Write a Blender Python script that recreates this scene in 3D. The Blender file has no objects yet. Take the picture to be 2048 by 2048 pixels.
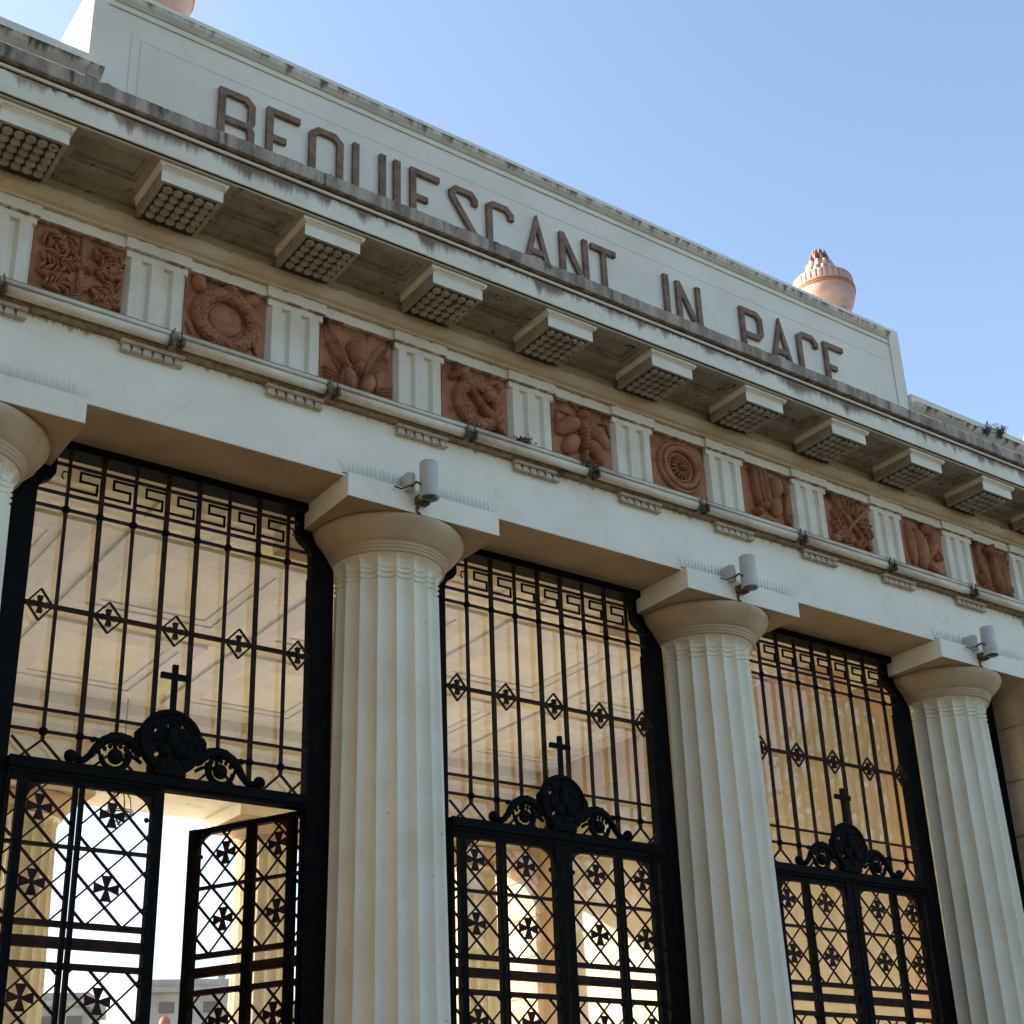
import bpy, math, random
from mathutils import Vector, Matrix
R=math.radians; PI=math.pi
rnd=random.Random(7)
scene=bpy.context.scene
C=scene.collection

# ------------------------------------------------------------------ camera
cam_d=bpy.data.cameras.new('camera'); cam=bpy.data.objects.new('camera',cam_d); C.objects.link(cam)
yaw,pitch,roll=0.61780,0.41012,-0.030863
cy,sy,cp,sp=math.cos(yaw),math.sin(yaw),math.cos(pitch),math.sin(pitch)
f=Vector((sy*cp,cy*cp,sp)); r0=Vector((cy,-sy,0)); u0=r0.cross(f)
rv=math.cos(roll)*r0+math.sin(roll)*u0; uv=-math.sin(roll)*r0+math.cos(roll)*u0
M=Matrix((( rv.x,uv.x,-f.x),(rv.y,uv.y,-f.y),(rv.z,uv.z,-f.z))).to_4x4()
M.translation=Vector((-5.14369,-8.17349,1.6))
cam.matrix_world=M
cam_d.sensor_width=36; cam_d.sensor_fit='HORIZONTAL'
cam_d.lens=2838.38/2048*36
cam_d.shift_x=(1024-989.14)/2048; cam_d.shift_y=(1163.46-1024)/2048
cam_d.clip_start=0.05; cam_d.clip_end=3000
scene.camera=cam

# ------------------------------------------------------------------ sky, sun, exposure
SUN_DIR=Vector((-0.62,0.69,0.38)).normalized()
elev=math.asin(SUN_DIR.z)
w=bpy.data.worlds.new('World'); scene.world=w; w.use_nodes=True
nt=w.node_tree; nt.nodes.clear()
sky=nt.nodes.new('ShaderNodeTexSky'); sky.sky_type='NISHITA'; sky.sun_disc=False
sky.sun_elevation=elev; sky.sun_rotation=math.atan2(SUN_DIR.x,SUN_DIR.y)
sky.air_density=1.0; sky.dust_density=2.5; sky.ozone_density=1.5
bg=nt.nodes.new('ShaderNodeBackground'); bg.inputs[1].default_value=0.15
ow=nt.nodes.new('ShaderNodeOutputWorld')
nt.links.new(sky.outputs[0],bg.inputs[0]); nt.links.new(bg.outputs[0],ow.inputs[0])
sd=bpy.data.lights.new('sun','SUN'); sd.energy=5.0; sd.angle=R(0.5); sd.color=(1,0.89,0.75)
sun=bpy.data.objects.new('sun',sd); C.objects.link(sun)
sun.rotation_euler=(-SUN_DIR).to_track_quat('-Z','Y').to_euler()
scene.view_settings.view_transform='Standard'; scene.view_settings.look='None'
scene.view_settings.gamma=1; scene.view_settings.exposure=1.47

# ------------------------------------------------------------------ materials
def mat(name,col,rough=.85,col2=None,scale=3,detail=6,bump=0,bscale=40,metal=0,stretch=None,lo=.35,hi=.7,stain=None,stain_scale=2,stain_lo=.55,stain_hi=.75,stain_stretch=(1,1,1),spec=.3,speck=None,drip=None):
    m=bpy.data.materials.new(name); m.use_nodes=True; n=m.node_tree; N=n.nodes; L=n.links
    b=N['Principled BSDF']; b.inputs['Roughness'].default_value=rough; b.inputs['Metallic'].default_value=metal
    b.inputs['Specular IOR Level'].default_value=spec
    geo=N.new('ShaderNodeNewGeometry')
    def noise(sc,det,st=None,rough_=.6):
        t=N.new('ShaderNodeTexNoise'); t.inputs['Scale'].default_value=sc; t.inputs['Detail'].default_value=det; t.inputs['Roughness'].default_value=rough_
        mp=N.new('ShaderNodeMapping'); mp.inputs['Scale'].default_value=st or (1,1,1)
        L.new(geo.outputs['Position'],mp.inputs[0]); L.new(mp.outputs[0],t.inputs[0]); return t
    def ramp(src,a,bb):
        r=N.new('ShaderNodeMapRange'); r.inputs[1].default_value=a; r.inputs[2].default_value=bb; r.interpolation_type='SMOOTHSTEP'
        L.new(src,r.inputs[0]); return r.outputs[0]
    def mix(fac,a,bb):
        x=N.new('ShaderNodeMix'); x.data_type='RGBA'
        L.new(fac,x.inputs[0])
        if isinstance(a,tuple): x.inputs[6].default_value=(*a,1)
        else: L.new(a,x.inputs[6])
        if isinstance(bb,tuple): x.inputs[7].default_value=(*bb,1)
        else: L.new(bb,x.inputs[7])
        return x.outputs[2]
    cur=None
    if col2:
        t=noise(scale,detail,stretch); cur=mix(ramp(t.outputs[0],lo,hi),col,col2)
    if stain:
        t=noise(stain_scale,8,stain_stretch,.7); cur=mix(ramp(t.outputs[0],stain_lo,stain_hi),cur if cur else col,stain)
    if speck:
        t=noise(26,4,None,.75); cur=mix(ramp(t.outputs[0],.66,.72),cur if cur else col,speck)
    if drip:
        for (z1,hh,dcol,sc) in drip:
            t=noise(1.0,7,(sc,sc*.3,sc*.10),.7); sep=N.new('ShaderNodeSeparateXYZ'); L.new(geo.outputs['Position'],sep.inputs[0])
            a1=N.new('ShaderNodeMath'); a1.operation='SUBTRACT'; L.new(sep.outputs[2],a1.inputs[0]); a1.inputs[1].default_value=z1
            a2=N.new('ShaderNodeMath'); a2.operation='DIVIDE'; L.new(a1.outputs[0],a2.inputs[0]); a2.inputs[1].default_value=hh
            a4=N.new('ShaderNodeMath'); a4.operation='MULTIPLY_ADD'; L.new(a2.outputs[0],a4.inputs[0]); a4.inputs[1].default_value=.32; L.new(t.outputs[0],a4.inputs[2])
            # only below z1
            g2=N.new('ShaderNodeMath'); g2.operation='LESS_THAN'; L.new(sep.outputs[2],g2.inputs[0]); g2.inputs[1].default_value=z1+.004
            a5=N.new('ShaderNodeMath'); a5.operation='MULTIPLY'; L.new(ramp(a4.outputs[0],.40,.56),a5.inputs[0]); L.new(g2.outputs[0],a5.inputs[1])
            cur=mix(a5.outputs[0],cur if cur else col,dcol)
    if cur: L.new(cur,b.inputs['Base Color'])
    else: b.inputs['Base Color'].default_value=(*col,1)
    if bump:
        t=noise(bscale,8); bp=N.new('ShaderNodeBump'); bp.inputs['Strength'].default_value=bump; bp.inputs['Distance'].default_value=.02
        L.new(t.outputs[0],bp.inputs['Height']); L.new(bp.outputs[0],b.inputs['Normal'])
    return m
WH=(.89,.86,.71)
M_white=mat('white_painted_plaster',WH,.8,(.82,.78,.62),1.6,7,.12,60,stain=(.50,.44,.34),stain_scale=3.2,stain_lo=.60,stain_hi=.86,speck=(.5,.44,.36),drip=[(7.075,.10,(.42,.32,.20),16)])
M_col=mat('column_plaster',(.86,.83,.66),.75,(.78,.73,.56),2.2,7,.10,70,stain=(.50,.43,.32),stain_scale=6,stain_lo=.58,stain_hi=.86,stain_stretch=(1,1,.2),speck=(.47,.42,.35))
M_parapet=mat('parapet_plaster',(.79,.735,.60),.85,(.70,.64,.51),1.1,8,.15,50,stain=(.42,.38,.32),stain_scale=3,stain_lo=.60,stain_hi=.85,stain_stretch=(1,1,.35))
M_coping=mat('stained_coping_plaster',(.70,.67,.56),.9,(.58,.54,.44),3,8,.2,50,stain=(.30,.27,.21),stain_scale=5,stain_lo=.58,stain_hi=.8,stain_stretch=(1,1,.4),drip=[(10.086,.13,(.16,.135,.10),9),(9.2546,.11,(.10,.085,.07),7)])
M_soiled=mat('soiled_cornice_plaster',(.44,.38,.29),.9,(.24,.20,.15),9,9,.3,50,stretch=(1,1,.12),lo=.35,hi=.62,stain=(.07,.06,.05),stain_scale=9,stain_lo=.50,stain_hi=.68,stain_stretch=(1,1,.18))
M_fascia=mat('cornice_face_plaster',(.80,.77,.63),.85,(.70,.66,.52),3,8,.15,50,stain=(.20,.17,.14),stain_scale=6,stain_lo=.66,stain_hi=.84,stain_stretch=(1,1,.22),drip=[(8.385,.055,(.10,.075,.055),20),(8.385,.17,(.34,.27,.19),4.5),(8.385,.24,(.20,.15,.11),2.3)])
M_shadedirt=mat('painted_shade_and_dirt',(.05,.045,.04),.95,(.30,.26,.20),16,8,.5,40,lo=.55,hi=.78)  # near-black for shade painted into recesses, and for dirt on the drip edge
M_ochre=mat('ochre_bed_moulding',(.62,.51,.34),.85,(.52,.40,.25),2.5,8,.2,45,stain=(.28,.19,.11),stain_scale=11,stain_lo=.60,stain_hi=.78,drip=[(8.19,.09,(.24,.14,.075),8),(8.046,.035,(.22,.14,.08),14)])
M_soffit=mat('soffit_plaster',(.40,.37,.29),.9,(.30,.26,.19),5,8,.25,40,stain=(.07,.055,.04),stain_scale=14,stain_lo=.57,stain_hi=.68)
M_frieze=mat('triglyph_plaster',(.80,.76,.63),.8,(.72,.65,.50),4,7,.12,60,stain=(.48,.38,.27),stain_scale=6,stain_lo=.60,stain_hi=.85,stain_stretch=(1,1,.25),speck=(.42,.34,.25),drip=[(7.922,.03,(.38,.28,.17),16),(7.832,.035,(.38,.27,.16),12)])
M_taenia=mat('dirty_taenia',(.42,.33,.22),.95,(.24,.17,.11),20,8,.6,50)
M_regula=mat('regula_plaster',(.60,.53,.42),.9,(.45,.37,.27),14,8,.4,50,stain=(.16,.12,.08),stain_scale=22,stain_lo=.58,stain_hi=.7)
M_terra=mat('terracotta_relief',(.43,.20,.105),.9,(.28,.12,.065),6,8,.6,38,stain=(.10,.05,.035),stain_scale=5,stain_lo=.58,stain_hi=.80,drip=[(7.832,.22,(.13,.065,.04),4)])
M_letter=mat('brown_letter_terracotta',(.27,.17,.115),.9,(.15,.095,.065),10,8,.5,60)
M_urn=mat('pink_stone_urn',(.52,.385,.335),.9,(.42,.30,.25),5,8,.4,40,stain=(.33,.22,.16),stain_scale=6,stain_lo=.5,stain_hi=.75)
M_urnd=mat('dark_weathered_finial',(.30,.20,.16),.95,(.10,.08,.075),16,8,.6,40)
M_iron=mat('black_wrought_iron',(.003,.004,.004),.65,(.006,.007,.006),9,5,.1,90,spec=.07)
M_ironlit=mat('light_tinted_black_iron',(.014,.008,.006),.65,(.05,.02,.012),9,6,.15,90,spec=.12)  # reddish tint stands for hall light on the bars, put into the colour
M_lampm=mat('pale_grey_lamp_enamel',(.56,.57,.50),.5,(.47,.48,.41),6,4,.03,80,spec=.4)
M_dark=mat('dark_lamp_lens',(.02,.022,.022),.25,spec=.5)
M_tube=mat('aged_white_tube',(.74,.69,.54),.9,(.58,.51,.37),4,6,.08,60,spec=.15)
M_clip=mat('dark_dirty_clip',(.17,.13,.09),.9,(.06,.045,.03),30,4,.5,60)
M_nest=mat('nest_straw',(.20,.13,.08),1,(.06,.045,.03),40,4,.6,60)
M_wire=mat('spike_wire',(.42,.40,.34),.45,metal=.3)
M_ceil=mat('cream_ceiling_plaster',(.80,.75,.60),.85,(.70,.64,.48),1.5,8,.15,40,stain=(.42,.34,.24),stain_scale=2.2,stain_lo=.54,stain_hi=.80,speck=(.5,.40,.28))
M_frame=mat('grey_ceiling_beam',(.72,.67,.58),.85,(.64,.59,.50),4,7,.1,40)
M_tan=mat('ochre_wall_plaster',(.66,.50,.31),.9,(.58,.42,.25),2,8,.2,40,stain=(.36,.22,.11),stain_scale=4,stain_lo=.6,stain_hi=.8)
M_rustic=mat('rusticated_pier_plaster',(.56,.45,.32),.9,(.44,.33,.22),2.6,8,.2,45,stain=(.25,.16,.10),stain_scale=2.2,stain_lo=.55,stain_hi=.8)
M_cream2=mat('cream_wall_plaster',(.60,.54,.41),.85,(.52,.46,.33),1.6,8,.15,40)
M_paving=mat('pale_paving',(.40,.38,.35),.85,(.33,.31,.28),.7,8,.2,30)
M_earth=mat('brown_plaza_paving',(.28,.205,.13),.9,(.22,.16,.10),.5,8,.2,30)
M_floor=mat('stone_floor',(.40,.38,.34),.7,(.34,.32,.28),1.5,8,.15,30)
M_tomb=mat('grey_tomb_plaster',(.34,.35,.33),.9,(.24,.25,.23),1.2,8,.2,30,stain=(.2,.19,.18),stain_scale=2,stain_lo=.6,stain_hi=.8,stain_stretch=(1,1,.2))
M_tombdark=mat('dark_vent',(.12,.12,.11),.9)
M_bronze=mat('red_brown_statue',(.30,.14,.09),.7,(.18,.08,.05),6,6,.3,40)
M_leaf=mat('leaf_green',(.06,.09,.03),.7,(.10,.12,.04),6,3)
M_leafd=mat('dry_parapet_plant',(.10,.12,.08),.8,(.16,.15,.09),20,3)
M_bark=mat('bark',(.14,.10,.07),.95,(.08,.06,.045),9,6,.6,40)
M_brass=mat('lantern_metal',(.30,.27,.24),.5,metal=.4)
def glass_mat(name,col,ior=1.55,extra=.0):
    m=bpy.data.materials.new(name); m.use_nodes=True; n=m.node_tree; N=n.nodes; L=n.links; N.clear()
    o=N.new('ShaderNodeOutputMaterial'); g=N.new('ShaderNodeBsdfGlossy'); t=N.new('ShaderNodeBsdfTransparent'); mx=N.new('ShaderNodeMixShader'); fr=N.new('ShaderNodeFresnel')
    g.inputs['Roughness'].default_value=.015; g.inputs['Color'].default_value=(1,1,1,1); t.inputs['Color'].default_value=(*col,1); fr.inputs['IOR'].default_value=ior
    L.new(fr.outputs[0],mx.inputs[0]); L.new(t.outputs[0],mx.inputs[1]); L.new(g.outputs[0],mx.inputs[2]); L.new(mx.outputs[0],o.inputs[0]); return m
M_glass=glass_mat('window_glass',(.96,.96,.92),1.62)

# ------------------------------------------------------------------ mesh builder
class MB:
    def __init__(s): s.v=[]; s.f=[]; s.sm=[]
    def add(s,vs,fs,smooth=False):
        o=len(s.v); s.v+= [tuple(p) for p in vs]; s.f+=[tuple(i+o for i in q) for q in fs]; s.sm+=[smooth]*len(fs); return s
    def box(s,x0,x1,y0,y1,z0,z1):
        vs=[(x,y,z) for z in (z0,z1) for y in (y0,y1) for x in (x0,x1)]
        return s.add(vs,[(0,2,3,1),(4,5,7,6),(0,1,5,4),(2,6,7,3),(0,4,6,2),(1,3,7,5)])
    def prism(s,poly,a0,a1,axis='x'):
        # poly: list of 2D pts, extruded along axis; x:(y,z)  y:(x,z)  z:(x,y)
        n=len(poly)
        def P(p,a): return {'x':(a,p[0],p[1]),'y':(p[0],a,p[1]),'z':(p[0],p[1],a)}[axis]
        vs=[P(p,a0) for p in poly]+[P(p,a1) for p in poly]
        fs=[(i,(i+1)%n,(i+1)%n+n,i+n) for i in range(n)]+[tuple(range(n))[::-1],tuple(range(n,2*n))]
        return s.add(vs,fs)
    def lathe(s,prof,cx=0,cy=0,seg=32,smooth=True,cap=True,sx=1,sy=1):
        vs=[];fs=[];n=len(prof)
        for r,z in prof:
            for k in range(seg):
                a=2*PI*k/seg; vs.append((cx+r*sx*math.cos(a),cy+r*sy*math.sin(a),z))
        for i in range(n-1):
            for k in range(seg):
                k2=(k+1)%seg; fs.append((i*seg+k,i*seg+k2,(i+1)*seg+k2,(i+1)*seg+k))
        s.add(vs,fs,smooth)
        if cap:
            s.add([vs[k] for k in range(seg)],[tuple(range(seg))[::-1]]); s.add([vs[(n-1)*seg+k] for k in range(seg)],[tuple(range(seg))])
        return s
    def tube(s,pts,r,seg=6,closed=False,ry=None,smooth=True):
        # round bar along pts; ry gives elliptical section (across the local second axis)
        pts=[Vector(p) for p in pts]; n=len(pts); rs=r if isinstance(r,(list,tuple)) else [r]*n
        vs=[];fs=[]; up=Vector((0,1,0))
        for i,p in enumerate(pts):
            if closed: d=pts[(i+1)%n]-pts[i-1]
            else: d=pts[min(i+1,n-1)]-pts[max(i-1,0)]
            if d.length<1e-9: d=Vector((0,0,1))
            d.normalize()
            a=d.cross(up)
            if a.length<.1: a=d.cross(Vector((0,0,1)))
            a.normalize(); b=d.cross(a).normalized()
            for k in range(seg):
                t=2*PI*(k+.5)/seg; vs.append(p+a*math.cos(t)*rs[i]+b*math.sin(t)*(ry or rs[i]))
        m=n if closed else n-1
        for i in range(m):
            for k in range(seg):
                k2=(k+1)%seg; j=(i+1)%n
                fs.append((i*seg+k,i*seg+k2,j*seg+k2,j*seg+k))
        if not closed: fs.append(tuple(range(seg))[::-1]); fs.append(tuple((n-1)*seg+k for k in range(seg)))
        return s.add(vs,fs,smooth)
    def bar(s,p,q,w,t,y=None):
        # flat rectangular bar in the xz plane: width w across, thickness t in y
        p=Vector(p);q=Vector(q); d=(q-p).normalized(); a=d.cross(Vector((0,1,0))).normalized()*w/2; b=d.cross(a).normalized()*t/2
        vs=[p-a-b,p+a-b,p+a+b,p-a+b,q-a-b,q+a-b,q+a+b,q-a+b]
        return s.add(vs,[(3,2,1,0),(4,5,6,7),(0,1,5,4),(1,2,6,5),(2,3,7,6),(3,0,4,7)])
    def ball(s,c,rx,ry=None,rz=None,seg=12,rings=8,ang=0,smooth=True):
        ry=ry or rx; rz=rz or rx; vs=[];fs=[]; ca,sa=math.cos(ang),math.sin(ang)
        for i in range(1,rings):
            t=PI*i/rings
            for k in range(seg):
                a=2*PI*k/seg; x=rx*math.sin(t)*math.cos(a); y=ry*math.sin(t)*math.sin(a); z=rz*math.cos(t)
                vs.append((c[0]+x*ca-z*sa,c[1]+y,c[2]+x*sa+z*ca))
        n=len(vs); vs.append((c[0]-rz*sa,c[1],c[2]+rz*ca)); vs.append((c[0]+rz*sa,c[1],c[2]-rz*ca))
        for i in range(rings-2):
            for k in range(seg):
                k2=(k+1)%seg; fs.append((i*seg+k,(i+1)*seg+k,(i+1)*seg+k2,i*seg+k2))
        for k in range(seg):
            k2=(k+1)%seg; fs.append((n,k,k2)); fs.append((n+1,(rings-2)*seg+k2,(rings-2)*seg+k))
        return s.add(vs,fs,smooth)
    def poly(s,pts,y0,y1): return s.prism(pts,y0,y1,'y')
    def mirror_copy(s,f):
        o=len(s.v); s.v+=[f(p) for p in s.v[:]]; s.f+=[tuple(i+o for i in q)[::-1] for q in s.f[:]]; s.sm+=s.sm[:]; return s
    def mesh(s,name,m):
        me=bpy.data.meshes.new(name); me.from_pydata(s.v,[],s.f); me.materials.append(m)
        me.polygons.foreach_set('use_smooth',s.sm); me.validate(); me.update()
        import bmesh
        b=bmesh.new(); b.from_mesh(me); bmesh.ops.recalc_face_normals(b,faces=b.faces); b.to_mesh(me); b.free()
        return me
    def build(s,name,m,parent=None,loc=None,bevel=0):
        o=bpy.data.objects.new(name,s.mesh(name,m)); C.objects.link(o); o.parent=parent
        if loc: o.location=loc
        if bevel:
            b=o.modifiers.new('bevel','BEVEL'); b.width=bevel; b.segments=2; b.limit_method='ANGLE'; b.angle_limit=R(35)
        return o
def tag(o,label=None,cat=None,group=None,kind=None):
    if label:o['label']=label
    if cat:o['category']=cat
    if group:o['group']=group
    if kind:o['kind']=kind
    return o
def empty(name,loc=(0,0,0),rz=0):
    o=bpy.data.objects.new(name,None); C.objects.link(o); o.location=loc; o.rotation_euler=(0,0,rz); return o
KIDS={}
def kids(o): return [c for c in bpy.data.objects if c.parent==o]
def copy_tree(o,parent=None,loc=None):
    c=o.copy(); C.objects.link(c)
    if parent: c.parent=parent
    if loc is not None: c.location=loc
    for k in kids(o): copy_tree(k,c)
    return c

T=1.1; B=3.3; XL,XR=-6.4,10.8
# ------------------------------------------------------------------ ground
MB().add([(-900,-900,0),(900,-900,0),(900,900,0),(-900,900,0)],[(0,1,2,3)]).build('plaza_ground',M_earth)['kind']='structure'
MB().add([(-40,9.9,.004),(60,9.9,.004),(60,80,.004),(-40,80,.004)],[(0,1,2,3)]).build('cemetery_path',M_paving)['kind']='structure'

# ------------------------------------------------------------------ the gatehouse
G=empty('cemetery_gatehouse'); tag(G,'white neoclassical cemetery gatehouse with fluted columns, frieze and inscribed parapet','building')
MB().box(-4.2,7.5,-.35,9.9,0,.16).build('floor',M_floor,G)
# piers at both ends
def joints(zs): return zs
def pier(x0,x1,m):
    b=MB(); z=0.16; h=.57; 
    edges=[.0]+[5.97-.565*k for k in range(10,-1,-1)]+[6.51]
    for a,c in zip(edges[:-1],edges[1:]):
        b.box(x0,x1,.0,10.0,a+.012,c-.012)
    b.box(x0+.02,x1-.02,.02,9.98,0,6.5)
    return b.build('pier',m,G)
pier(7.5,XR,M_rustic); pier(XL,-4.2,M_rustic)

# columns -------------------------------------------------
def shaft_mesh():
    NF=18; S=10; z0,z1=.34,6.035
    b=MB(); vs=[];fs=[]
    zs=[.34,1.5,3.0,4.5,5.5,5.868]
    def rad(z): return .478-(z-.34)/(5.9-.34)*.078
    rows=[]
    for z in zs: rows.append((rad(z),z,1))
    rr=rad(5.9)
    rows+= [(rr-.010,5.874,1),(rr-.010,5.884,1),(rr+.003,5.888,1),(rr+.004,5.912,1),(rr-.010,5.917,1),(rr-.010,5.927,1),(rr+.004,5.931,1),(rr+.004,5.953,1),(rr-.008,5.957,1),(rr-.008,5.966,1),(rr+.002,5.97,1),(rr+.006,6.0,.95),(rr+.014,6.028,.7),(rr+.024,6.045,.3),(rr+.034,6.055,0),(rr+.036,6.085,0)]
    for R_,z,d in rows:
        for k in range(NF*S):
            a=2*PI*k/(NF*S)+PI/NF; t=(k%S)/S
            dep=.052*math.sin(PI*t)**.6 if t>0 else 0
            r=R_-dep*d; vs.append((r*math.cos(a),r*math.sin(a),z))
    n=NF*S
    for i in range(len(rows)-1):
        for k in range(n): fs.append((i*n+k,i*n+(k+1)%n,(i+1)*n+(k+1)%n,(i+1)*n+k))
    b.add(vs,fs,True)
    me=b.mesh('shaft',M_col)
    # sharp arrises
    me.edges.foreach_get
    for e in me.edges:
        a,c=e.vertices
        if a%S==0 and c%S==0 and (a%n)==(c%n): e.use_edge_sharp=True
        elif (a//n)==(c//n) and 5<=a//n: e.use_edge_sharp=True
    return me
SH=shaft_mesh()
capb=MB()
capb.lathe([(.425,6.055),(.452,6.06),(.456,6.072),(.452,6.082),(.462,6.086),(.466,6.098),(.461,6.107),(.472,6.111),(.476,6.124),(.470,6.134),(.485,6.139),(.515,6.168),(.555,6.208),(.588,6.25),(.603,6.282),(.602,6.305),(.585,6.3195)],seg=64)
CAP=capb.mesh('echinus',M_col)
ABA=MB().box(-.672,.672,-.5815,.6315,6.32,6.512).mesh('abacus',M_white)
BAS=MB().lathe([(.56,.16),(.56,.26),(.50,.30),(.485,.345)],seg=48).mesh('base',M_col)
def column(x,y):
    s=bpy.data.objects.new('column',SH); C.objects.link(s); s.parent=G; s.location=(x,y,0)
    for nm,me in (('echinus',CAP),('abacus',ABA),('base',BAS)):
        o=bpy.data.objects.new(nm,me); C.objects.link(o); o.parent=s
        if nm=='abacus':
            m=o.modifiers.new('bevel','BEVEL'); m.width=.006; m.segments=2
    return s
for k in range(4): column((k-1)*B,.505)
for k in range(4): column((k-1)*B,9.25)

M_shadesoff=mat('painted_soffit_shade',(.42,.32,.20),.9,(.34,.25,.15),2,8,.15,40)  # shade of the undersides painted in as a darker tan
M_ech=mat('tan_capital_plaster',(.56,.44,.29),.85,(.48,.36,.22),2.5,8,.15,40,stain=(.36,.25,.14),stain_scale=5,stain_lo=.58,stain_hi=.8)
CAP.materials[0]=M_ech
MB().box(XL,XR,.0006,.64,6.5115,6.5138).build('soffit_face',M_shadesoff,G); MB().box(XL,XR,.6405,1.0994,6.5115,6.5138).build('inner_soffit_face',M_cream2,G)  # painted shade on the outer soffit, paler inner sheet for hall light there
for me_ in (MB().box(-.6715,.6715,-.581,.631,6.3172,6.3198).mesh('abacus_underside',M_shadesoff),):  # same painted shade under each abacus
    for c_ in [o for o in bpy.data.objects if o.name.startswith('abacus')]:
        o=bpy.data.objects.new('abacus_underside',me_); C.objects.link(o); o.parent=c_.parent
# architrave + frieze body -------------------------------
MB().box(XL,XR,0,1.10,6.514,7.07).build('architrave',M_white,G,bevel=.006)
MB().box(XL,XR,8.65,9.9,6.514,7.60).build('rear_architrave',M_ceil,G,bevel=.006)
b=MB()
b.prism([(.0,7.072),(-.062,7.078),(-.062,7.15),(-.05,7.158),(-.05,7.252),(.04,7.256),(1.05,7.256),(1.05,7.072)],XL,XR)
b.build('taenia',M_taenia,G)
b=MB(); b.box(XL,XR,.05,1.06,7.26,8.04); b.build('frieze_wall',M_frieze,G)
# inner face mouldings of the hall
MB().prism([(1.10,6.95),(1.16,7.0),(1.16,7.08),(1.10,7.1)],-4.2,7.5).build('inner_moulding',M_cream2,G)
MB().prism([(8.65,7.15),(8.58,7.2),(8.58,7.30),(8.50,7.36),(8.50,7.498),(8.65,7.498)],-4.2,7.5).build('rear_cornice_moulding',M_ceil,G)
tri=MB()
def tri_mesh():
    w=.2302; b=MB()
    y0=0.0; d=.03; gw=.048
    c=[-w,-w+.035,-.115-.005+.0,-.0]
    # plan outline (x,y): half groove at edges, two full V grooves
    xs=[(-w,d+.018),(-w+.038,y0),(-.122,y0),(-.098,.032),(-.066,.032),(-.042,y0),(.042,y0),(.066,.032),(.098,.032),(.122,y0),(w-.038,y0),(w,d+.018)]
    poly=xs+[(w,.055),(-w,.055)]
    b.prism(poly,7.258,7.775,'z')
    # closing top band over the grooves
    b.box(-w,w,y0-.001,.055,7.7752,7.831)
    return b.mesh('triglyph',M_frieze)
TR=tri_mesh()
REG=MB()
REG.prism([(-.001,7.045),(-.048,7.045),(-.053,7.05),(-.053,7.0715),(-.001,7.0715)],-.2302,.2302)
for i in range(6):
    x=-.192+i*.0768
    for a in range(1): 
        # guttae: little truncated wedges
        t=.024;u=.034
        REG.add([(x-t,-.002,7.044),(x+t,-.002,7.044),(x+t,-.030,7.044),(x-t,-.030,7.044),(x-u,-.002,6.987),(x+u,-.002,6.987),(x+u,-.050,6.987),(x-u,-.050,6.987)],[(0,1,2,3),(7,6,5,4),(3,2,6,7),(0,3,7,4),(1,5,6,2),(0,4,5,1)])
REGm=REG.mesh('regula',M_regula)
ks=[k for k in range(-5,10)]
for k in ks:
    o=bpy.data.objects.new('triglyph',TR); C.objects.link(o); o.parent=G; o.location=(k*T,0,0)
    o=bpy.data.objects.new('regula',REGm); C.objects.link(o); o.parent=G; o.location=(k*T,0,0)
# cap band of the frieze: steps out over every triglyph
b=MB()
b.box(XL,XR,-.006,.06,7.832,7.922)
for k in ks: b.box(k*T-.245,k*T+.245,-.030,-.004,7.832,7.922)
b.build('frieze_cap_band',M_frieze,G)
b=MB()
b.prism([(.06,7.923),(-.040,7.923),(-.046,7.94),(-.075,7.955),(-.095,7.985),(-.10,8.0),(-.10,8.046),(.06,8.046)],XL,XR)
b.build('bed_moulding',M_ochre,G)
MB().box(XL,XR,-.045,.06,8.0465,8.1895).build('bed_wall',M_ochre,G)
# soffit with sunk panels between the mutules
b=MB()
b.box(XL,XR,-.62,.0,8.247,8.30)
b.box(XL,XR,-.612,-.545,8.190,8.246); b.box(XL,XR,-.275,-.046,8.190,8.246)
for k in range(-6,10):
    b.box(k*T+.0-.31,k*T+.31,-.544,-.276,8.191,8.2455)
b.box(XL,XR,-.12,-.0455,8.155,8.189)
for k in range(-6,10):
    cx=(k+.5)*T
    # inner step of the sunk panel
    for (x0,x1,y0,y1) in ((cx-.24,cx+.24,-.543,-.522),(cx-.24,cx+.24,-.298,-.277),(cx-.24,cx-.219,-.5215,-.2985),(cx+.219,cx+.24,-.5215,-.2985)):
        b.box(x0,x1,y0,y1,8.217,8.2462)
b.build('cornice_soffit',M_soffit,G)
# mutules
mu=MB(); mu.box(-.2286,.2286,-.566,-.101,8.052,8.14)
mum=MB()
mum.prism([(-.10,8.141),(-.572,8.141),(-.572,8.148),(-.586,8.158),(-.586,8.163),(-.600,8.168),(-.600,8.1895),(-.10,8.1895)],-.2286,.2286)
for sgn in(-1,1):
    mum.prism([(sgn*.2288,8.141),(sgn*.232,8.141),(sgn*.244,8.158),(sgn*.244,8.163),(sgn*.256,8.168),(sgn*.256,8.1895),(sgn*.2288,8.1895)],-.5995,-.101,'y')
gt=MB(); gp=MB().box(-.195,.195,-.54,-.102,8.0500,8.0515)  # gp: dark sheet behind the discs, shade painted into the gaps with dirt
for i in range(5):
    for j in range(5):
        x=-.152+.076*i; y=-.498+j*.078
        gt.lathe([(.0335,8.052),(.0335,8.034),(.029,8.030)],x,y,16,True)
for bb in ((-.205,.205,-.548,-.54),(-.205,.205,-.13,-.122)): pass
MUm=mu.mesh('mutule',M_soffit); 
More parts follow.
